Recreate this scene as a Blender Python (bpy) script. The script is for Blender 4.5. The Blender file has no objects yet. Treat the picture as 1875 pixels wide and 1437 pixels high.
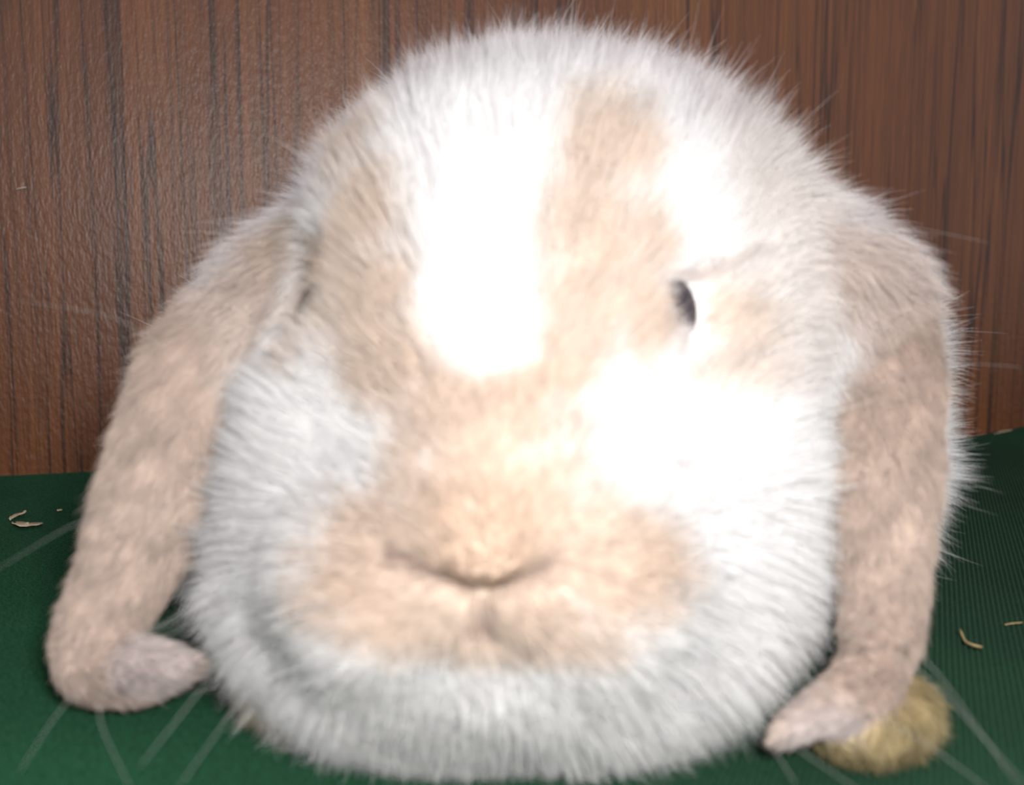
import bpy, bmesh, math
import numpy as np
from mathutils import Vector, Matrix
from mathutils.bvhtree import BVHTree
from mathutils.kdtree import KDTree

# ------------------------------------------------------------------ camera, light, exposure
S = bpy.context.scene
C = S.collection
rng = np.random.default_rng(7)
R = math.radians
W_PX, H_PX, F_PX = 1875, 1437, 1900.0
CAM_H = 0.0915
PITCH = R(7.0)

cam = bpy.data.cameras.new('camera')
cam.sensor_width = 36.0
cam.lens = 36.0 * F_PX / W_PX
cam.clip_start = 0.005
cam.clip_end = 20
cam.dof.use_dof = True
cam.dof.focus_distance = 0.34
cam.dof.aperture_fstop = 12.0
cam_o = bpy.data.objects.new('camera', cam)
C.objects.link(cam_o)
cam_o.location = (0, 0, CAM_H)
cam_o.rotation_euler = (R(90) - PITCH, 0, 0)
S.camera = cam_o

world = bpy.data.worlds.new('room_light')
S.world = world
world.use_nodes = True
bgn = world.node_tree.nodes['Background']
bgn.inputs['Color'].default_value = (1.0, 0.97, 1.0, 1)
bgn.inputs['Strength'].default_value = 0.60

fl = bpy.data.lights.new('camera_flash', 'AREA')
fl.shape = 'RECTANGLE'
fl.size = 0.035
fl.size_y = 0.02
fl.energy = 1.0
fl.color = (1.0, 0.97, 0.94)
fl_o = bpy.data.objects.new('camera_flash', fl)
C.objects.link(fl_o)
fl_o.location = (0.030, -0.02, CAM_H + 0.040)
fl_o.rotation_euler = (R(80), 0, R(5))

S.view_settings.view_transform = 'Standard'
S.view_settings.look = 'None'
S.view_settings.exposure = 0.0
S.view_settings.gamma = 1.0
S.view_settings.use_curve_mapping = False
S.cycles.max_bounces = 8
S.cycles.diffuse_bounces = 6
S.cycles.transmission_bounces = 6
S.cycles.use_denoising = True

cM = np.array(Matrix.Rotation(R(90) - PITCH, 3, 'X'))


def P(px, py, d):
    """a point in the room seen at pixel (px, py), d metres ahead of the lens"""
    v = np.array([(px - W_PX / 2) / F_PX * d, -(py - H_PX / 2) / F_PX * d, -d])
    return cM @ v + np.array([0, 0, CAM_H])


def on_floor(px, py, z=0.0):
    v = cM @ np.array([(px - W_PX / 2) / F_PX, -(py - H_PX / 2) / F_PX, -1.0])
    t = (z - CAM_H) / v[2]
    return v * t + np.array([0, 0, CAM_H])


# ------------------------------------------------------------------ helpers
def nd(nt, typ, **kw):
    n = nt.nodes.new(typ)
    for k, v in kw.items():
        if k in n.inputs.keys():
            n.inputs[k].default_value = v
        else:
            setattr(n, k, v)
    return n


def mat(name):
    m = bpy.data.materials.new(name)
    m.use_nodes = True
    nt = m.node_tree
    return m, nt, nt.nodes['Principled BSDF'], nt.nodes['Material Output']


def ramp(nt, fac, stops):
    r = nt.nodes.new('ShaderNodeValToRGB')
    el = r.color_ramp.elements
    while len(el) < len(stops):
        el.new(0.5)
    for e, (p, c) in zip(el, stops):
        e.position = p
        e.color = (*c, 1) if len(c) == 3 else c
    nt.links.new(fac, r.inputs['Fac'])
    return r.outputs['Color']


def mixc(nt, fac, a, b, mode='MIX'):
    m = nt.nodes.new('ShaderNodeMix')
    m.data_type = 'RGBA'
    m.blend_type = mode
    for sock, v in ((m.inputs[0], fac), (m.inputs[6], a), (m.inputs[7], b)):
        if hasattr(v, 'is_output'):
            nt.links.new(v, sock)
        elif isinstance(v, (int, float)):
            sock.default_value = v
        else:
            sock.default_value = (*v, 1)
    return m.outputs[2]


def mesh_obj(name, verts, faces, material=None, parent=None, smooth=True):
    me = bpy.data.meshes.new(name)
    me.from_pydata([tuple(v) for v in verts], [], [tuple(f) for f in faces])
    me.update()
    if smooth:
        me.polygons.foreach_set('use_smooth', [True] * len(me.polygons))
    o = bpy.data.objects.new(name, me)
    C.objects.link(o)
    if material:
        me.materials.append(material)
    if parent:
        o.parent = parent
    return o


def srgb(r, g, b):
    f = lambda c: (c / 255 / 12.92) if c / 255 <= 0.04045 else ((c / 255 + 0.055) / 1.055) ** 2.4
    return np.array([f(r), f(g), f(b)])


def norm(a):
    return a / np.maximum(np.linalg.norm(a, axis=-1, keepdims=True), 1e-12)


def sstep(a, b, x):
    t = np.clip((x - a) / (b - a), 0, 1)
    return t * t * (3 - 2 * t)


def vnoise(p, seed=0):
    """smooth value noise in -1..1 for an (n,3) array"""
    i = np.floor(p).astype(np.int64)
    f = p - i
    f = f * f * (3 - 2 * f)
    out = np.zeros(len(p))
    for dx in (0, 1):
        for dy in (0, 1):
            for dz in (0, 1):
                h = ((i[:, 0] + dx) * 73856093) ^ ((i[:, 1] + dy) * 19349663) ^ ((i[:, 2] + dz) * 83492791) ^ (seed * 2654435761)
                h = (h ^ (h >> 13)) * 1274126177
                h = (h ^ (h >> 16)) & 0xFFFF
                w = (f[:, 0] if dx else 1 - f[:, 0]) * (f[:, 1] if dy else 1 - f[:, 1]) * (f[:, 2] if dz else 1 - f[:, 2])
                out += w * (h / 32767.5 - 1)
    return out


# ------------------------------------------------------------------ the wall: wood-grain laminate panel
def wood_material():
    m, nt, b, out = mat('wood_grain_laminate')
    L = nt.links
    tc = nd(nt, 'ShaderNodeTexCoord')

    def mapped(scale, rot=0.0):
        mp = nd(nt, 'ShaderNodeMapping')
        mp.inputs['Scale'].default_value = scale
        mp.inputs['Rotation'].default_value = (0, rot, 0)
        L.new(tc.outputs['Object'], mp.inputs['Vector'])
        return mp.outputs['Vector']

    def noise(scale, s=1.0, detail=2.0, rough=0.5, dist=0.0, rot=R(-0.9)):
        n = nd(nt, 'ShaderNodeTexNoise')
        n.inputs['Scale'].default_value = s
        n.inputs['Detail'].default_value = detail
        n.inputs['Roughness'].default_value = rough
        n.inputs['Distortion'].default_value = dist
        L.new(mapped(scale, rot), n.inputs['Vector'])
        return n.outputs['Fac']
    broad = noise((26, 26, 0.8), detail=3)
    fine = noise((240, 240, 3.0), detail=4, rough=0.65)
    fleck = noise((900, 900, 40), detail=2)
    line = noise((75, 75, 1.6), detail=3, dist=0.25)
    line2 = noise((170, 170, 2.6), detail=2, dist=0.2)
    patch = noise((60, 60, 6), detail=1)
    base = ramp(nt, broad, [(0.30, (0.130, 0.038, 0.009)), (0.52, (0.178, 0.056, 0.013)), (0.72, (0.222, 0.078, 0.020))])
    col = mixc(nt, 0.75, base, ramp(nt, fine, [(0.32, (0.60, 0.55, 0.53)), (0.52, (1, 1, 1)), (0.70, (1.22, 1.2, 1.15))]), 'MULTIPLY')
    col = mixc(nt, 0.35, col, ramp(nt, fleck, [(0.35, (0.5, 0.5, 0.5)), (0.6, (1.2, 1.2, 1.2))]), 'MULTIPLY')
    dk = (0.32, 0.29, 0.30)
    col = mixc(nt, 1.0, col, ramp(nt, line, [(0.478, (1, 1, 1)), (0.496, dk), (0.504, dk), (0.522, (1, 1, 1))]), 'MULTIPLY')
    col = mixc(nt, ramp(nt, patch, [(0.38, (0.1, 0.1, 0.1)), (0.62, (0.95, 0.95, 0.95))]), col,
               mixc(nt, 1.0, col, ramp(nt, line2, [(0.475, (1, 1, 1)), (0.50, (0.36, 0.34, 0.36)), (0.525, (1, 1, 1))]), 'MULTIPLY'))
    L.new(col, b.inputs['Base Color'])
    b.inputs['Roughness'].default_value = 0.39
    b.inputs['Specular IOR Level'].default_value = 0.65
    emb = noise((1100, 1100, 330), detail=2, rough=0.6)
    emb2 = noise((420, 420, 130), detail=1)
    ad = nd(nt, 'ShaderNodeMath', operation='ADD')
    L.new(emb, ad.inputs[0]); L.new(emb2, ad.inputs[1])
    bp = nd(nt, 'ShaderNodeBump', Strength=0.5, Distance=0.0006)
    L.new(ad.outputs[0], bp.inputs['Height'])
    L.new(bp.outputs['Normal'], b.inputs['Normal'])
    return m


wl = on_floor(0, 866)
wr = on_floor(1875, 800)
wdir = norm(wr - wl)
wnor = np.array([-wdir[1], wdir[0], 0.0])          # away from the camera
wmid = (wl + wr) / 2
wall = mesh_obj('wall_back', [(-1, 0, -0.02), (1, 0, -0.02), (1, 0, 1.2), (-1, 0, 1.2), (-1, .018, -0.02), (1, .018, -0.02), (1, .018, 1.2), (-1, .018, 1.2)],
                [(0, 1, 2, 3), (5, 4, 7, 6), (4, 0, 3, 7), (1, 5, 6, 2), (3, 2, 6, 7), (4, 5, 1, 0)], wood_material(), smooth=False)
wall.location = wmid
wall.rotation_euler = (0, 0, math.atan2(wdir[1], wdir[0]))
wall['kind'] = 'structure'
wall['label'] = 'glossy embossed brown wood-grain laminate panel standing behind the rabbit'


def on_wall(px, py, off=0.0):
    v = cM @ np.array([(px - W_PX / 2) / F_PX, -(py - H_PX / 2) / F_PX, -1.0])
    t = ((wmid - np.array([0, 0, CAM_H])) @ wnor) / (v @ wnor)
    return v * t + np.array([0, 0, CAM_H]) - wnor * off


# ------------------------------------------------------------------ the floor: ribbed green fabric, ribs as relief
def fabric_material():
    m, nt, b, out = mat('green_ribbed_fabric')
    L = nt.links
    tc = nd(nt, 'ShaderNodeTexCoord')

    def noise(scale, detail=2.0, rough=0.5):
        mp = nd(nt, 'ShaderNodeMapping')
        mp.inputs['Scale'].default_value = scale
        L.new(tc.outputs['Object'], mp.inputs['Vector'])
        n = nd(nt, 'ShaderNodeTexNoise')
        n.inputs['Scale'].default_value = 1.0
        n.inputs['Detail'].default_value = detail
        n.inputs['Roughness'].default_value = rough
        L.new(mp.outputs['Vector'], n.inputs['Vector'])
        return n.outputs['Fac']
    big = noise((14, 14, 14), 3)
    loop = noise((900, 1500, 900), 2)
    col = ramp(nt, big, [(0.3, (0.0085, 0.047, 0.021)), (0.7, (0.0125, 0.069, 0.031))])
    col = mixc(nt, 0.8, col, ramp(nt, loop, [(0.3, (0.45, 0.5, 0.5)), (0.6, (1.15, 1.12, 1.15)), (0.8, (1.7, 1.4, 1.6))]), 'MULTIPLY')
    L.new(col, b.inputs['Base Color'])
    b.inputs['Roughness'].default_value = 0.9
    b.inputs['Specular IOR Level'].default_value = 0.15
    b.inputs['Sheen Weight'].default_value = 0.02
    b.inputs['Sheen Roughness'].default_value = 0.5
    bp = nd(nt, 'ShaderNodeBump', Strength=0.6, Distance=0.0006)
    L.new(loop, bp.inputs['Height'])
    L.new(bp.outputs['Normal'], b.inputs['Normal'])
    return m


def build_floor():
    pitch = 0.0013
    prof = [(0.0, -0.0012), (0.25, -0.0002), (0.5, 0.0), (0.75, -0.0002)]
    ang = R(22)
    rd = np.array([math.sin(ang), math.cos(ang), 0.0])      # the ribs run this way
    ax = np.array([math.cos(ang), -math.sin(ang), 0.0])
    ribs = int(1.0 / pitch)
    u, h = [], []
    for k in range(ribs):
        for t, z in prof:
            u.append(-0.62 + (k + t) * pitch); h.append(z)
    u = np.array(u); h = np.array(h)
    p0 = ax[None, :] * u[:, None]
    s_end = ((wmid[None, :] - p0) @ wnor) / (rd @ wnor) - .0005
    s_beg = (-.28 - p0[:, 1]) / rd[1]
    verts = []
    rows = np.concatenate([np.linspace(0, .8, 9)[:-1], np.linspace(.8, 1, 22)])
    for f in rows:
        s = s_beg + (s_end - s_beg) * f
        p = p0 + rd[None, :] * s[:, None]
        dw = (wmid[None, :] - p) @ wnor
        al = (p - wmid[None, :]) @ wdir
        # the cloth rides a little up the panel towards one end
        curl = 0.012 * sstep(0.20, 0.32, al) * np.exp(-(dw / 0.022) ** 2)
        wob = 0.0010 * np.sin(al * 31) * np.exp(-(dw / 0.05) ** 2)
        p[:, 2] = h + curl + wob
        verts.append(p)
    verts = np.concatenate(verts)
    n = len(u)
    faces = [(j * n + i, j * n + i + 1, (j + 1) * n + i + 1, (j + 1) * n + i) for j in range(len(rows) - 1) for i in range(n - 1)]
    f = mesh_obj('floor', verts, faces, fabric_material())
    f['kind'] = 'structure'
    f['label'] = 'dark green ribbed fabric covering the floor under the rabbit'
    return f


build_floor()

# ------------------------------------------------------------------ the rabbit: one continuous skin
rabbit = bpy.data.objects.new('rabbit', None)
C.objects.link(rabbit)
rabbit.empty_display_size = 0.02
rab0 = np.array([0.006, 0.26, 0.0])
rabbit.location = rab0
rabbit['label'] = 'fluffy white and fawn lop-eared rabbit crouching on the green fabric'
rabbit['category'] = 'rabbit'


def child(o, keep=True):
    o.parent = rabbit
    o.matrix_parent_inverse = Matrix.Translation(-Vector(rab0))


def zc(px, z, d):
    """point at pixel column px, height z, distance d"""
    q = P(px, 718, d)
    return np.array([q[0], q[1], z])


class Field:
    """signed distance on a grid, blended blob by blob, skinned into one surface"""
    def __init__(self, lo, hi, h):
        self.lo = np.array(lo); self.h = h
        self.n = np.ceil((np.array(hi) - self.lo) / h).astype(int) + 1

    def new(self):
        return np.full(self.n, .05, np.float32)

    def box(self, c, r):
        i0 = np.maximum(np.floor((c - r - self.lo) / self.h).astype(int), 0)
        i1 = np.minimum(np.ceil((c + r - self.lo) / self.h).astype(int) + 1, self.n)
        sl = tuple(slice(a, b) for a, b in zip(i0, i1))
        ax = [self.lo[k] + self.h * np.arange(i0[k], i1[k]) - c[k] for k in range(3)]
        return sl, np.stack(np.meshgrid(*ax, indexing='ij'), -1).astype(np.float32)

    def sample(self, D, X):
        g = np.clip((X - self.lo) / self.h, 0, self.n - 1.001)
        i = g.astype(int); f = g - i
        out = 0
        for dx in (0, 1):
            for dy in (0, 1):
                for dz in (0, 1):
                    w = (f[:, 0] if dx else 1 - f[:, 0]) * (f[:, 1] if dy else 1 - f[:, 1]) * (f[:, 2] if dz else 1 - f[:, 2])
                    out = out + w * D[i[:, 0] + dx, i[:, 1] + dy, i[:, 2] + dz]
        return out

    def skin(self, D):
        """surface nets"""
        s = D < 0
        cnt = np.zeros(np.array(D.shape) - 1, np.int8)
        for dx in (0, 1):
            for dy in (0, 1):
                for dz in (0, 1):
                    cnt += s[dx:s.shape[0] - 1 + dx, dy:s.shape[1] - 1 + dy, dz:s.shape[2] - 1 + dz]
        cell = np.argwhere((cnt > 0) & (cnt < 8))
        idx = np.full(cnt.shape, -1, np.int64)
        idx[tuple(cell.T)] = np.arange(len(cell))
        acc = np.zeros((len(cell), 3)); num = np.zeros(len(cell))
        cor = [np.array(c) for c in ((0, 0, 0), (1, 0, 0), (0, 1, 0), (1, 1, 0), (0, 0, 1), (1, 0, 1), (0, 1, 1), (1, 1, 1))]
        for i in range(8):
            for j in range(i + 1, 8):
                if np.abs(cor[i] - cor[j]).sum() != 1:
                    continue
                da = D[tuple((cell + cor[i]).T)]; db = D[tuple((cell + cor[j]).T)]
                m = (da < 0) != (db < 0)
                t = np.where(m, da / np.where(m, da - db, 1), 0)
                acc += np.where(m[:, None], cor[i] + t[:, None] * (cor[j] - cor[i]), 0); num += m
        verts = self.lo + self.h * (cell + acc / num[:, None])
        quads = []
        for a in range(3):
            b, c = (a + 1) % 3, (a + 2) % 3
            sa = [slice(1, -1)] * 3; sa[a] = slice(0, -1)
            sb = [slice(1, -1)] * 3; sb[a] = slice(1, None)
            A, B = s[tuple(sa)], s[tuple(sb)]
            e = np.argwhere(A != B)
            inside = A[tuple(e.T)]
            e = e + 1; e[:, a] -= 1
            ub = np.zeros(3, int); ub[b] = 1
            uc = np.zeros(3, int); uc[c] = 1
            q = np.stack([idx[tuple((e - ub - uc).T)], idx[tuple((e - uc).T)], idx[tuple(e.T)], idx[tuple((e - ub).T)]], 1)
            q[~inside] = q[~inside][:, ::-1]
            quads.append(q)
        return verts, np.concatenate(quads)


FD = Field((-.13, .115, -.012), (.15, .44, .172), .0016)


def smin(a, b, k):
    h = np.maximum(k - np.abs(a - b), 0) / k
    return np.minimum(a, b) - h * h * k * .25


def blob(D, c, r, k, rot=None):
    r = np.array(r)                                     # x, depth, height
    sl, q = FD.box(np.array(c), np.full(3, r.max() + .03))
    if rot is not None:
        q = q @ np.array(rot).astype(np.float32)
    k0 = np.linalg.norm(q / r, axis=-1); k1 = np.linalg.norm(q / (r * r), axis=-1)
    d = k0 * (k0 - 1) / np.maximum(k1, 1e-9)
    D[sl] = smin(D[sl], d.astype(np.float32), k)


def ear_tube(path):
    """path rows: px, py, depth, width in pixels, thickness in metres"""
    path = np.array(path, float)
    t = np.arange(len(path)); tt = np.linspace(0, len(path) - 1, 7 * (len(path) - 1) + 1)

    def cr(col):
        y = np.interp(tt, t, col)
        for _ in range(4):
            y[1:-1] = (y[:-2] + 2 * y[1:-1] + y[2:]) / 4
        return y
    A = np.stack([cr(path[:, k]) for k in range(5)], 1)
    ctr = np.array([P(*a[:3]) for a in A])
    wid = A[:, 3] * A[:, 2] / F_PX / 2
    th = A[:, 4] / 2
    tan = norm(np.gradient(ctr, axis=0))
    view = norm(ctr - np.array([0, 0, CAM_H]))
    wv = norm(np.cross(tan, view))
    nv = norm(np.cross(wv, tan))
    nv = nv * np.sign((nv * view).sum(1))[:, None]
    D = FD.new()
    for i in range(len(ctr)):
        sl, q = FD.box(ctr[i], np.full(3, wid[i] + .010))
        a, b, c = q @ wv[i].astype(np.float32), q @ nv[i].astype(np.float32), q @ tan[i].astype(np.float32)
        b = b - .30 * a * a / wid[i]
        r = np.array([wid[i], th[i], .0045])
        k0 = np.sqrt((a / r[0]) ** 2 + (b / r[1]) ** 2 + (c / r[2]) ** 2)
        k1 = np.sqrt((a / r[0] ** 2) ** 2 + (b / r[1] ** 2) ** 2 + (c / r[2] ** 2) ** 2)
        D[sl] = smin(D[sl], (k0 * (k0 - 1) / np.maximum(k1, 1e-9)).astype(np.float32), .0012)
    return ctr, wid, tan, D


BODY = FD.new()
blob(BODY, P(925, 560, .224), (.038, .045, .040), .01)            # cranium
blob(BODY, zc(1005, .070, .30), (.069, .11, .071), .020)          # trunk
blob(BODY, P(895, 790, .200), (.023, .034, .030), .022)           # bridge of the nose
blob(BODY, P(665, 890, .220), (.023, .034, .034), .020)           # cheeks
blob(BODY, P(1250, 880, .220), (.022, .034, .035), .020)
blob(BODY, P(888, 975, .177), (.0135, .0255, .0148), .018)           # nose
blob(BODY, P(745, 1058, .182), (.0205, .0235, .0150), .009)          # whisker pads
blob(BODY, P(1038, 1058, .182), (.0205, .0235, .0150), .009)
blob(BODY, P(890, 1140, .186), (.017, .019, .009), .006)          # chin
blob(BODY, zc(930, .0245, .215), (.057, .049, .029), .012)         # chest
blob(BODY, zc(1440, .045, .31), (.030, .062, .052), .02)          # haunches
blob(BODY, zc(540, .040, .31), (.028, .062, .045), .02)
blob(BODY, P(545, 575, .240), (.015, .018, .014), .02)            # ear roots
blob(BODY, P(1470, 550, .242), (.022, .022, .017), .02)
blob(BODY, P(1335, 575, .228), (.014, .022, .015), .008)          # swelling behind the eye
PAW_D = FD.new()
fa, fb = on_floor(1672, 1335), on_floor(1530, 1402)
foot_r = (fa + fb) / 2 + np.array([0, 0, .0055])
blob(PAW_D, foot_r, (.0085, .5 * np.linalg.norm(fa - fb) + .002, .0058), .002, Matrix.Rotation(math.atan2(-(fa - fb)[0], (fa - fb)[1]), 3, 'Z'))
foot_l = np.array([P(470, 1310, .245)[0], .245, .0085])
blob(PAW_D, foot_l, (.0105, .026, .0075), .002, Matrix.Rotation(R(8), 3, 'Z'))
paw_a = on_floor(548, 1340) + np.array([0, .012, .0060])
blob(PAW_D, paw_a, (.0125, .018, .006), .002, Matrix.Rotation(R(6), 3, 'Z'))
paw_b = on_floor(1180, 1375) + np.array([0, .018, .0065])
blob(PAW_D, paw_b, (.0125, .018, .006), .002)

earL = ear_tube([(575, 535, .236, 150, .012), (490, 600, .226, 240, .011), (400, 720, .218, 275, .009), (325, 850, .214, 235, .008),
                 (268, 970, .213, 180, .0075), (214, 1085, .213, 138, .007), (170, 1165, .210, 122, .007), (170, 1222, .208, 122, .007),
                 (242, 1226, .207, 112, .006), (288, 1222, .206, 70, .005), (335, 1218, .206, 6, .004)])
earR = ear_tube([(1470, 510, .238, 200, .014), (1535, 575, .230, 270, .012), (1578, 700, .218, 260, .009), (1598, 850, .211, 225, .008),
                 (1616, 1000, .207, 160, .0075), (1622, 1100, .204, 122, .007), (1614, 1190, .198, 100, .007), (1582, 1250, .192, 88, .007),
                 (1535, 1292, .187, 80, .006), (1452, 1330, .184, 26, .005)])
ALL = smin(smin(BODY, earL[3], .005), earR[3], .005)
ALL = smin(ALL, PAW_D, .003)
# flat where it rests on the floor
zz = FD.lo[2] + FD.h * np.arange(FD.n[2])
ALL = np.maximum(ALL, (.0012 - zz)[None, None, :].astype(np.float32))
V, Q = FD.skin(ALL)
me2 = bpy.data.meshes.new('body')
me2.from_pydata(V.tolist(), [], Q.tolist())
me2.update()

# the cleft of the nose and lip
NOSE = P(888, 1010, .147)


def polyline(pts, n=40):
    pts = np.array(pts, float)
    t = np.linspace(0, len(pts) - 1, n)
    return np.stack([np.interp(t, np.arange(len(pts)), pts[:, k]) for k in range(pts.shape[1])], 1)


def near(pl, X):
    d = np.full(len(X), 9.0)
    for q in pl:
        d = np.minimum(d, np.linalg.norm(X - q, axis=1))
    return d


bv0 = BVHTree.FromPolygons([tuple(v) for v in V], [tuple(p.vertices) for p in me2.polygons])


def hit(px, py, bv=bv0):
    v = norm(P(px, py, 1.0) - np.array([0, 0, CAM_H]))
    loc, nor, idx, dist = bv.ray_cast(Vector((0, 0, CAM_H)), Vector(v))
    return None if loc is None else np.array(loc)


cleft_px = [polyline([(705, 1015), (790, 1060), (875, 1102)], 14), polyline([(1015, 1040), (950, 1080), (890, 1102)], 14), polyline([(882, 1100), (888, 1165)], 8)]
cleft = [np.array([h for h in (hit(*q) for q in pl) if h is not None]) for pl in cleft_px]
VN = np.empty(len(V) * 3); me2.vertices.foreach_get('normal', VN); VN = VN.reshape(-1, 3)
for pl in cleft:
    d = near(pl, V)
    V = V - VN * (0.0028 * np.exp(-(d / 0.0022) ** 2))[:, None]
V[:, 2] = np.maximum(V[:, 2], 0.0010)
me2.vertices.foreach_set('co', V.ravel()); me2.update()
me2.polygons.foreach_set('use_smooth', np.ones(len(me2.polygons), bool))
me2.vertices.foreach_get('normal', VNf := np.empty(len(V) * 3)); VN = VNf.reshape(-1, 3)
me2.calc_loop_triangles()
TR = np.empty(len(me2.loop_triangles) * 3, np.int32); me2.loop_triangles.foreach_get('vertices', TR); TR = TR.reshape(-1, 3)
bvh = BVHTree.FromPolygons([tuple(v) for v in V], [tuple(t) for t in TR])

# ---- coat colours, plus painted crease shade: patches anchored on the skin
WHITE = np.array([.92, .91, .915])
CREAM = np.array([.84, .79, .76])
TAN = np.array([.70, .575, .485])
TAN_D = np.array([.60, .46, .36])
EAR = np.array([.65, .53, .46])
EAR_IN = np.array([.66, .58, .56])
PAW = np.array([.54, .44, .25])
PINK = np.array([.60, .40, .38])
LAYERS = []


def patch(col, w, spots, soft=0.5):
    out = []
    for (x, y, rx, ry) in spots:
        h = hit(x, y, bvh)
        if h is None:
            continue
        d = (cM.T @ (h - np.array([0, 0, CAM_H])))[2] * -1
        out.append((h, rx * d / F_PX, ry * d / F_PX))
    LAYERS.append((np.array(col), w, out, soft))


patch(CREAM, .8, [(1080, 110, 200, 90), (870, 160, 160, 90), (760, 170, 140, 100), (1380, 330, 150, 120), (470, 560, 100, 100)])
patch(TAN, .95, [(690, 560, 95, 130), (680, 420, 90, 130), (670, 300, 80, 110), (720, 660, 110, 100), (640, 480, 60, 90)])
patch(TAN, .95, [(1075, 560, 110, 120), (1075, 430, 110, 120), (1110, 280, 110, 130), (1165, 560, 70, 120), (1010, 650, 100, 80), (1180, 440, 60, 80)])
patch(TAN, .9, [(870, 770, 190, 120), (890, 900, 210, 110)])
patch(TAN, 1., [(900, 1030, 350, 150), (700, 1020, 170, 130), (1110, 1020, 180, 140), (900, 1120, 280, 90)])
patch(CREAM, .9, [(1430, 560, 130, 170), (1400, 400, 150, 120)])
patch(TAN, .8, [(1350, 590, 75, 80), (1325, 700, 110, 60)])
patch([.50, .43, .40], .7, [(1255, 505, 40, 14), (1300, 488, 50, 13), (1355, 470, 50, 12), (1243, 625, 14, 30), (1225, 560, 14, 60)])  # grey streaks paint in the darkness of the brow crease and eye rim
patch(TAN, .8, [(890, 1165, 230, 60)])
patch(TAN_D, .75, [(895, 950, 120, 120), (888, 1040, 90, 50)])
patch(TAN_D, .4, [(930, 770, 150, 110)])
patch(TAN_D, .45, [ (620, 1130, 120, 60), (1220, 1060, 80, 90)])
patch(WHITE, 1., [(850, 340, 75, 130), (870, 470, 85, 120), (890, 590, 100, 85)], .35)
patch(WHITE, .9, [(1255, 370, 70, 70)])
patch(WHITE, .95, [(1290, 820, 190, 110), (500, 800, 150, 100)], .4)
patch(EAR, .75, [(1600, 520, 130, 110), (1680, 600, 70, 130), (470, 530, 110, 110), (430, 600, 100, 90)])

patch(TAN, .65, [(575, 560, 60, 110), (545, 640, 55, 70), (520, 470, 60, 70)])
patch([.36, .27, .20], .85, [(552, 430, 30, 55), (585, 485, 30, 55), (612, 540, 28, 45)])  # dark brown stands in for the shade in the fold by the ear base

# ---- region weights
def ear_weight(X, k):
    ctr, wid, tan, D = (earL, earR)[k]
    best = np.full(len(X), 9.0)
    tn = np.zeros_like(X)
    for i in range(2, len(ctr)):
        d = np.linalg.norm(X - ctr[i], axis=1)
        m = d < best
        best[m] = d[m]; tn[m] = tan[i]
    return sstep(.0, .007, FD.sample(BODY, X) - FD.sample(D, X)), tn


def paw_weight(X):
    return sstep(-.0005, .0025, np.minimum(np.minimum(FD.sample(BODY, X), FD.sample(earL[3], X)), FD.sample(earR[3], X)) - FD.sample(PAW_D, X))


def coat(X, n):
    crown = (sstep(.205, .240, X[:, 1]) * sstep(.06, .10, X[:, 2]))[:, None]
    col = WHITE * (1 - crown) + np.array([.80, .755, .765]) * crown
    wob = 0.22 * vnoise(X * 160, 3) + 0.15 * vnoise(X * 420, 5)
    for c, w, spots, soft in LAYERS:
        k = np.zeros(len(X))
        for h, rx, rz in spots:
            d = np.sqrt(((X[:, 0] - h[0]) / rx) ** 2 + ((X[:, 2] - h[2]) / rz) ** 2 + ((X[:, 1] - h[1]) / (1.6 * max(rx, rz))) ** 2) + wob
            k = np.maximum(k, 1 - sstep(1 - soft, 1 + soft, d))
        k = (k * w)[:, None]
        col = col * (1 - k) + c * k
    return col


def coat_full(X, n, ew, pw):
    col = coat(X, n)
    e = np.maximum(ew[0], ew[1])[:, None]
    mott = (0.5 + 0.5 * vnoise(X * 260, 11))[:, None]
    ec = EAR * (0.86 + 0.28 * mott)
    inner = np.zeros(len(X))
    tipc = P(280, 1225, .203)
    inner = np.maximum(inner, 1 - sstep(.7, 1.1, np.linalg.norm((X - tipc) / np.array([.010, .02, .008]), axis=1)))
    tipr = P(1480, 1318, .192)
    inner = np.maximum(inner, 1 - sstep(.7, 1.2, np.linalg.norm((X - tipr) / np.array([.010, .02, .008]), axis=1)))
    ec = ec * (1 - inner[:, None]) + EAR_IN * inner[:, None]
    col = col * (1 - e) + ec * e
    p = pw[:, None]
    col = col * (1 - p) + PAW * (0.8 + 0.4 * mott) * p
    dl = np.minimum(np.minimum(near(cleft[0], X), near(cleft[1], X)), near(cleft[2], X))
    c = (0.85 * np.exp(-(dl / 0.0015) ** 2))[:, None]
    return col * (1 - c) + PINK * 0.62 * c


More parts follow.
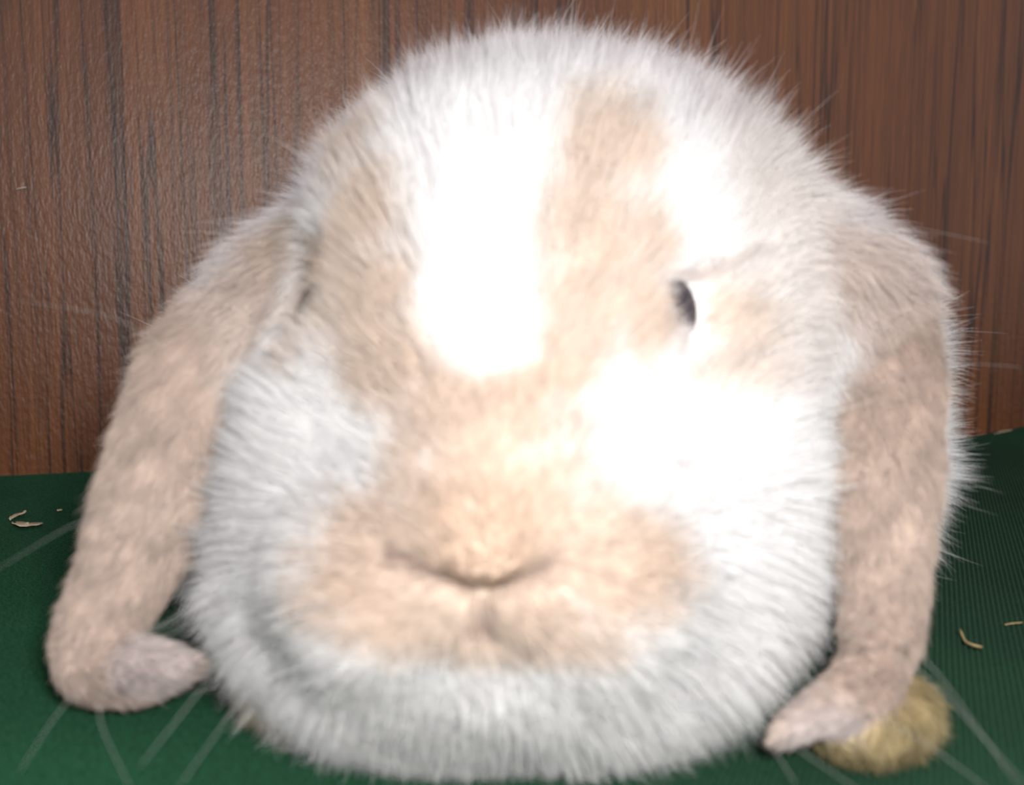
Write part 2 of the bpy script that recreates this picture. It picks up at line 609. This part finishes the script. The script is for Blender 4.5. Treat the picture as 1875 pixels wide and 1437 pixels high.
def fur_material(name, hair=True):
    m, nt, b, out = mat(name)
    L = nt.links
    at = nd(nt, 'ShaderNodeAttribute', attribute_name='coat')
    if not hair:
        L.new(at.outputs['Color'], b.inputs['Base Color'])
        b.inputs['Roughness'].default_value = 0.9
        b.inputs['Specular IOR Level'].default_value = 0.1
        return m
    an = nd(nt, 'ShaderNodeAttribute', attribute_name='lay')
    nt.nodes.remove(b)
    d = nd(nt, 'ShaderNodeBsdfDiffuse')
    t = nd(nt, 'ShaderNodeBsdfTranslucent')
    L.new(at.outputs['Color'], d.inputs['Color'])
    L.new(at.outputs['Color'], t.inputs['Color'])
    L.new(an.outputs['Vector'], d.inputs['Normal'])
    L.new(an.outputs['Vector'], t.inputs['Normal'])
    mx = nd(nt, 'ShaderNodeMixShader'); mx.inputs[0].default_value = 0.38
    L.new(d.outputs[0], mx.inputs[1]); L.new(t.outputs[0], mx.inputs[2])
    d2 = nd(nt, 'ShaderNodeBsdfDiffuse')
    L.new(at.outputs['Color'], d2.inputs['Color'])
    m2 = nd(nt, 'ShaderNodeMixShader'); m2.inputs[0].default_value = 0.62
    L.new(mx.outputs[0], m2.inputs[1]); L.new(d2.outputs[0], m2.inputs[2])
    L.new(m2.outputs[0], out.inputs['Surface'])
    return m


M_SKIN = fur_material('under_coat', False)
M_FUR = fur_material('rabbit_fur', True)
ewV = [ear_weight(V, k) for k in (0, 1)]
vc = coat_full(V, VN, (ewV[0][0], ewV[1][0]), paw_weight(V))
ca = me2.attributes.new('coat', 'FLOAT_COLOR', 'POINT')
ca.data.foreach_set('color', np.concatenate([vc, np.ones((len(V), 1))], 1).astype(np.float32).ravel())
me2.materials.clear(); me2.materials.append(M_SKIN)
body = bpy.data.objects.new('body', me2)
C.objects.link(body)
child(body)

# ---- eyes
EYE = hit(1232, 578, bvh)


def eye_part(c, face, r):
    f = norm(face)
    side = norm(np.cross(f, [0, 0, 1.0])); up = np.cross(side, f)
    Mt = np.stack([side, up, f], 1)
    b2 = bmesh.new()
    bmesh.ops.create_uvsphere(b2, u_segments=32, v_segments=20, radius=1.0)
    for v in b2.verts:
        q = np.array(v.co) * np.array(r)
        v.co = Vector(c + Mt @ q)
    mm = bpy.data.meshes.new('eye'); b2.to_mesh(mm); b2.free()
    mm.polygons.foreach_set('use_smooth', [True] * len(mm.polygons))
    m, nt, b, out = bpy.data.materials.get('dark_eye') and (bpy.data.materials['dark_eye'], None, None, None) or mat('dark_eye')
    if b:
        b.inputs['Base Color'].default_value = (.018, .014, .022, 1)
        b.inputs['Roughness'].default_value = 0.38
    mm.materials.append(m)
    o = bpy.data.objects.new('eye', mm); C.objects.link(o); child(o)
    return o


EYE_C = EYE + np.array([.0008, .0035, 0])
eye_part(EYE_C, np.array([.93, -.36, .05]), (.0055, .0068, .0042))
EYE2 = hit(612, 575, bvh) + np.array([-.0030, .0075, .0])
loc2, nor2, _, _ = bvh.find_nearest(Vector(EYE2))
EYE2 = np.array(loc2) - np.array(nor2) * .0010
eye_part(EYE2, np.array(nor2), (.0050, .0060, .0045))


# ---- fur
def make_fur(name, N, region, label=None):
    tri = V[TR]
    fn = np.cross(tri[:, 1] - tri[:, 0], tri[:, 2] - tri[:, 0])
    area = np.linalg.norm(fn, axis=1) / 2
    fn = norm(fn)
    cen = tri.mean(1)
    to = norm(np.array([0, 0, CAM_H]) - cen)
    vis = (fn * to).sum(1)
    eL, eR, pw = ewV[0][0][TR].mean(1), ewV[1][0][TR].mean(1), paw_weight(cen)
    reg = np.where(pw > .5, 3, np.where(eL > .5, 1, np.where(eR > .5, 2, 0)))
    dn = np.linalg.norm(cen - NOSE, axis=1)
    w = area * np.where(vis > -.35, 1.0, 0.25) * (reg == region)
    if region == 0:
        w = w * (1 + 1.5 * (1 - sstep(.02, .07, dn)))
    cs = np.cumsum(w); cs /= cs[-1]
    ti = np.searchsorted(cs, rng.random(N))
    r1 = np.sqrt(rng.random(N)); r2 = rng.random(N)
    bc = np.stack([1 - r1, r1 * (1 - r2), r1 * r2], 1)
    X = (tri[ti] * bc[:, :, None]).sum(1)
    n = norm((VN[TR[ti]] * bc[:, :, None]).sum(1))
    # away from the eyes and the cleft
    keep = (np.linalg.norm((X - EYE_C) * np.array([1, 1, .75]), axis=1) > .0042) & (np.linalg.norm(X - EYE2, axis=1) > .0050)
    X, n = X[keep], n[keep]; N = len(X)
    dn = np.linalg.norm(X - NOSE, axis=1)
    # lay of the coat: back from the nose, down the flanks
    flow = X - (P(888, 1090, .150) + np.array([0, .010, .0]))
    back = sstep(.22, .30, X[:, 1])[:, None]
    flow = norm(flow) + back * np.array([0, 1.0, -.35])
    low = sstep(.055, .015, X[:, 2])[:, None]
    flow = flow + low * np.array([0, -.15, -.6]) * sstep(.03, .06, dn)[:, None]
    ln = .0024 + .0075 * sstep(.012, .07, dn) + .005 * sstep(.07, .13, dn)
    lift = .35 + .45 * sstep(.02, .09, dn)
    if region in (1, 2):
        e, tn = ear_weight(X, region - 1)
        flow = tn; root = 1 - sstep(.0, .035, np.linalg.norm(X - (earL, earR)[region - 1][0][6], axis=1)); tipw = sstep(.05, .085, np.linalg.norm(X - (earL, earR)[region - 1][0][6], axis=1)); ln = (.0050 + .005 * root) * (1 - .45 * tipw); lift = .22 + .3 * root
    if region == 3:
        flow = np.tile([0.1, -1.0, -.1], (N, 1)); ln = np.full(N, .0046); lift = np.full(N, .42)
    if region == 0:
        for k in (0, 1):
            e, tn = ear_weight(X, k)
            q = (1 - sstep(.014, .042, np.linalg.norm(X - (earL, earR)[k][0][7], axis=1)))
            flow = flow * (1 - .8 * q[:, None]) + tn * (1.2 * q)[:, None]
            ln = ln * (1 - .35 * q); lift = lift * (1 - .4 * q)
    T = norm(flow - n * (flow * n).sum(1)[:, None])
    # slow swirls
    sw = np.stack([vnoise(X * 70, 21), vnoise(X * 70, 22), vnoise(X * 70, 23)], 1) + .6 * np.stack([vnoise(X * 220, 24), vnoise(X * 220, 25), vnoise(X * 220, 26)], 1)
    jit = rng.normal(0, 1, (N, 3))
    ln = ln * (0.60 + 0.45 * rng.random(N) + .55 * rng.random(N) ** 4) * (1 + .18 * vnoise(X * 120, 31))
    guard = rng.random(N) < .006
    ln = np.where(guard & (region == 0), ln * 1.4, ln)
    eye_d = np.linalg.norm(X - EYE_C, axis=1)
    ln = ln * (0.30 + 0.70 * sstep(.006, .014, np.minimum(eye_d, np.linalg.norm(X - EYE2, axis=1))))
    d0 = norm(n + T * .55 + .12 * jit + .12 * sw)
    d1 = norm(n * lift[:, None] * .7 + T + .20 * jit + .32 * sw + np.array([0, 0, -.12]))
    K = 6
    t = np.linspace(0, 1, K)
    off = ln[:, None, None] * (d0[:, None, :] * (t - t * t / 2)[None, :, None] + d1[:, None, :] * (t * t / 2 + .12 * t ** 3)[None, :, None])
    # clumps: strands lean to a neighbour's tip
    M = max(N // 22, 8)
    lead = rng.choice(N, M, replace=False)
    kd = KDTree(M)
    for i, j in enumerate(lead):
        kd.insert(X[j], i)
    kd.balance()
    own = np.array([kd.find(p)[1] for p in X])
    ltip = (X[lead] + off[lead, -1])[own]
    cw = (.10 + .40 * rng.random(N)) * (0.7 if region else 1.0)
    cw = np.where(guard, .1, cw)
    off = off + ((ltip - X - off[:, -1])[:, None, :] * (cw[:, None] * (t ** 1.6)[None, :])[:, :, None])
    pts = X[:, None, :] + off - n[:, None, :] * .0002
    pts[:, :, 2] = np.maximum(pts[:, :, 2], .0006)
    mid = X + .55 * off[:, -1]
    mid[:, 1] = X[:, 1] * .6 + mid[:, 1] * .4
    e0, e1 = ear_weight(X, 0)[0], ear_weight(X, 1)[0]
    if region == 0:
        e0 = e0 * .6; e1 = e1 * .6
    col = coat_full(mid, n, (e0, e1), paw_weight(X))
    tone = (1 + .06 * vnoise(X * 500, 41) + .05 * rng.normal(0, 1, N) + (.07 if region == 0 else .12) * rng.normal(0, 1, M)[own])[:, None]
    col = np.clip(col * tone, 0, .95)
    lay = norm(n + .45 * norm(off[:, -1]) + .12 * jit)
    r0 = .000052 if region == 0 else .000045
    rad = r0 * (.7 + .6 * rng.random(N))[:, None] * np.array([1.0, 1.0, .92, .72, .42, .10])[None, :]
    cv = bpy.data.hair_curves.new(name)
    cv.add_curves([K] * N)
    cv.attributes['position'].data.foreach_set('vector', pts.astype(np.float32).ravel())
    ra = cv.attributes.get('radius') or cv.attributes.new('radius', 'FLOAT', 'POINT')
    ra.data.foreach_set('value', rad.astype(np.float32).ravel())
    a = cv.attributes.new('coat', 'FLOAT_COLOR', 'CURVE')
    a.data.foreach_set('color', np.concatenate([col, np.ones((N, 1))], 1).astype(np.float32).ravel())
    a = cv.attributes.new('lay', 'FLOAT_VECTOR', 'CURVE')
    a.data.foreach_set('vector', lay.astype(np.float32).ravel())
    cv.materials.append(M_FUR)
    o = bpy.data.objects.new(name, cv)
    C.objects.link(o); child(o)
    o['kind'] = 'stuff'
    if label:
        o['label'] = label
    return o


make_fur('body_fur', 420000, 0, 'long white fur with fawn patches on face and muzzle')
make_fur('ear_fur', 55000, 1, 'short fawn fur on drooping ear with folded-out tip')
make_fur('ear_fur', 55000, 2, 'short fawn fur on drooping ear with tip curled under chest')
make_fur('paw_fur', 20000, 3, 'yellowish stained fur on the paws')


# ---- whiskers
def whisker_material():
    m, nt, b, out = mat('whisker')
    b.inputs['Base Color'].default_value = (.42, .42, .40, 1)
    b.inputs['Roughness'].default_value = 0.4
    b.inputs['Specular IOR Level'].default_value = 0.4
    return m


M_WHISK = whisker_material()


def smooth_path(pts, n):
    pts = np.array(pts, float)
    t = np.linspace(0, len(pts) - 1, n)
    A = np.stack([np.interp(t, np.arange(len(pts)), pts[:, k]) for k in range(3)], 1)
    for _ in range(max(2, n // 4)):
        A[1:-1] = (A[:-2] + 2 * A[1:-1] + A[2:]) / 4
    return A


def strand(name, A, r0, r1, material, seg=5):
    tan = norm(np.gradient(A, axis=0))
    up = norm(np.cross(tan, np.array([.3, .9, .31])))
    sd = np.cross(tan, up)
    n = len(A)
    rr = r0 + (r1 - r0) * np.linspace(0, 1, n) ** 1.3
    a = np.linspace(0, 2 * math.pi, seg, endpoint=False)
    vs = [A[i] + rr[i] * (math.cos(x) * up[i] + math.sin(x) * sd[i]) for i in range(n) for x in a]
    fs = [(i * seg + k, i * seg + (k + 1) % seg, (i + 1) * seg + (k + 1) % seg, (i + 1) * seg + k) for i in range(n - 1) for k in range(seg)]
    fs += [tuple(range(seg))[::-1], tuple((n - 1) * seg + k for k in range(seg))]
    return mesh_obj(name, vs, fs, material)


WH = [
    [(640, 1075), (395, 1228, .158), (255, 1405, .150)],
    [(655, 1100), (300, 1150, .160), (165, 1290, .158), (240, 1445, .152)],
    [(620, 1065), (260, 1150, .165), (110, 1295, .162), (35, 1415, .158)],
    [(610, 1020), (350, 930, .170), (160, 942, .175), (-10, 1045, .175)],
    [(610, 985), (430, 740, .175), (230, 580, .190), (20, 548, .20)],
    [(600, 1050), (400, 1085, .168), (265, 1160, .165)],
    [(700, 1130), (570, 1290, .165), (700, 1405, .158), (1010, 1428, .152)],
    [(660, 1115), (490, 1300, .165), (510, 1390, .160)],
    [(680, 1120), (470, 1240, .164), (330, 1437, .150)],
    [(590, 1000), (450, 985, .172), (320, 1010, .180)],
    [(600, 960), (480, 880, .175), (350, 850, .188)],
    [(600, 1030), (480, 1030, .170), (380, 1060, .175)],
    [(1180, 1090), (1500, 1140, .168), (1680, 1215, .165), (1890, 1450, .155)],
    [(1190, 1070), (1500, 1100, .170), (1690, 1190, .168), (1865, 1440, .158)],
    [(1170, 1110), (1480, 1240, .165), (1690, 1355, .160), (1810, 1445, .155)],
    [(1140, 1135), (1400, 1345, .165), (1458, 1436, .160)],
    [(1150, 1130), (1430, 1350, .163), (1570, 1445, .155)],
    [(1180, 1000), (1330, 920, .175), (1480, 900, .19)],
    [(1190, 1020), (1380, 980, .175), (1560, 1085, .19)],
    [(1190, 1040), (1370, 1050, .172), (1530, 1150, .18)],
    [(1180, 980), (1400, 640, .18), (1600, 400, .20), (1815, 445, .215)],
    [(1190, 1000), (1500, 760, .18), (1700, 660, .20), (1875, 672, .21)],
]
for path in WH:
    h = hit(*path[0], bvh)
    if h is None:
        continue
    A = smooth_path([h + (h - P(900, 900, .25)) * .0] + [P(*q) for q in path[1:]], 26)
    A[:, 2] = np.maximum(A[:, 2], .001)
    o = strand('whisker', A, .000055, .00002, M_WHISK)
    child(o)

# ------------------------------------------------------------------ bits of bedding
def chip_material(name, col):
    m, nt, b, out = mat(name)
    n = nd(nt, 'ShaderNodeTexNoise'); n.inputs['Scale'].default_value = 900
    c = ramp(nt, n.outputs['Fac'], [(.3, tuple(np.array(col) * .75)), (.7, col)])
    nt.links.new(c, b.inputs['Base Color'])
    b.inputs['Roughness'].default_value = .8
    return m


M_CHIP = chip_material('pale_wood_shaving', (.72, .60, .40))
M_STRAW = chip_material('straw', (.50, .38, .18))


def chip(name, line, width, label, cat, material, group=None, curl=.0006, thick=.00025):
    """a curled sliver along a line of points"""
    A = smooth_path(line, 13)
    n = len(A)
    tan = norm(np.gradient(A, axis=0))
    up = np.array([0, 0, 1.0])
    if abs(tan[:, 2]).max() > .9:
        up = np.array([0, 1.0, 0])
    sd = norm(np.cross(tan, up))
    nn = np.cross(sd, tan)
    s = np.linspace(0, 1, n)
    w = width * (0.25 + np.sin(math.pi * s) * (0.75 + .3 * np.sin(s * 17)))
    vs = []
    for i in range(n):
        for f, hgt in ((-1, curl), (0, 0), (1, curl * 1.3)):
            vs.append(A[i] + sd[i] * f * w[i] / 2 + nn[i] * (hgt + thick))
        for f, hgt in ((1, curl * 1.3), (0, 0), (-1, curl)):
            vs.append(A[i] + sd[i] * f * w[i] / 2 + nn[i] * hgt)
    fs = [(i * 6 + k, i * 6 + (k + 1) % 6, (i + 1) * 6 + (k + 1) % 6, (i + 1) * 6 + k) for i in range(n - 1) for k in range(6)]
    fs += [tuple(range(6))[::-1], tuple((n - 1) * 6 + k for k in range(6))]
    o = mesh_obj(name, vs, fs, material)
    o['label'] = label; o['category'] = cat
    if group:
        o['group'] = group
    return o


G = 'stray bits of bedding on the green fabric'
fp = lambda x, y, z=.0004: on_floor(x, y, z)
chip('wood_shaving', [fp(27, 959), fp(40, 963, .001), fp(58, 964), fp(78, 961)], .0060, 'broad pale wood shaving flat on the green fabric by the drooping ear', 'wood shaving', M_CHIP, G)
chip('wood_shaving', [fp(19, 953), fp(30, 946), fp(43, 943, .001), fp(50, 937, .002)], .0034, 'narrow bent wood shaving lying behind the broad flat one', 'wood shaving', M_CHIP, G)
chip('wood_shaving', [fp(106, 936), fp(109, 935), fp(113, 934)], .0018, 'tiny pale crumb of wood shaving apart from the two larger ones', 'wood shaving', M_CHIP, G, curl=.0002)
cu = lambda x, y: on_wall(x, y, .003)
chip('wood_shaving', [cu(1815, 795), cu(1830, 790), cu(1846, 788)], .0035, 'pale wood shaving caught where the fabric curls up the panel', 'wood shaving', M_CHIP, G)
chip('straw_fragment', [fp(1757, 1155, .0015), fp(1766, 1180), fp(1780, 1185, .0012), fp(1797, 1190)], .0009, 'short brown straw fragment with a thin stalk on the green fabric', 'straw', M_STRAW, G)
chip('straw_fragment', [fp(1840, 1145), fp(1855, 1142), fp(1872, 1141)], .0007, 'thin pale straw sliver lying flat on the green fabric', 'straw', M_STRAW, G, curl=.0001)
wc = [on_wall(x, y, .0004) for x, y in ((31, 347), (38, 346), (49, 344))]
chip('paint_fleck', wc, .0024, 'small white fleck stuck on the brown wood panel', 'fleck', chip_material('white_fleck', (.70, .62, .55)), curl=.0, thick=.0004)
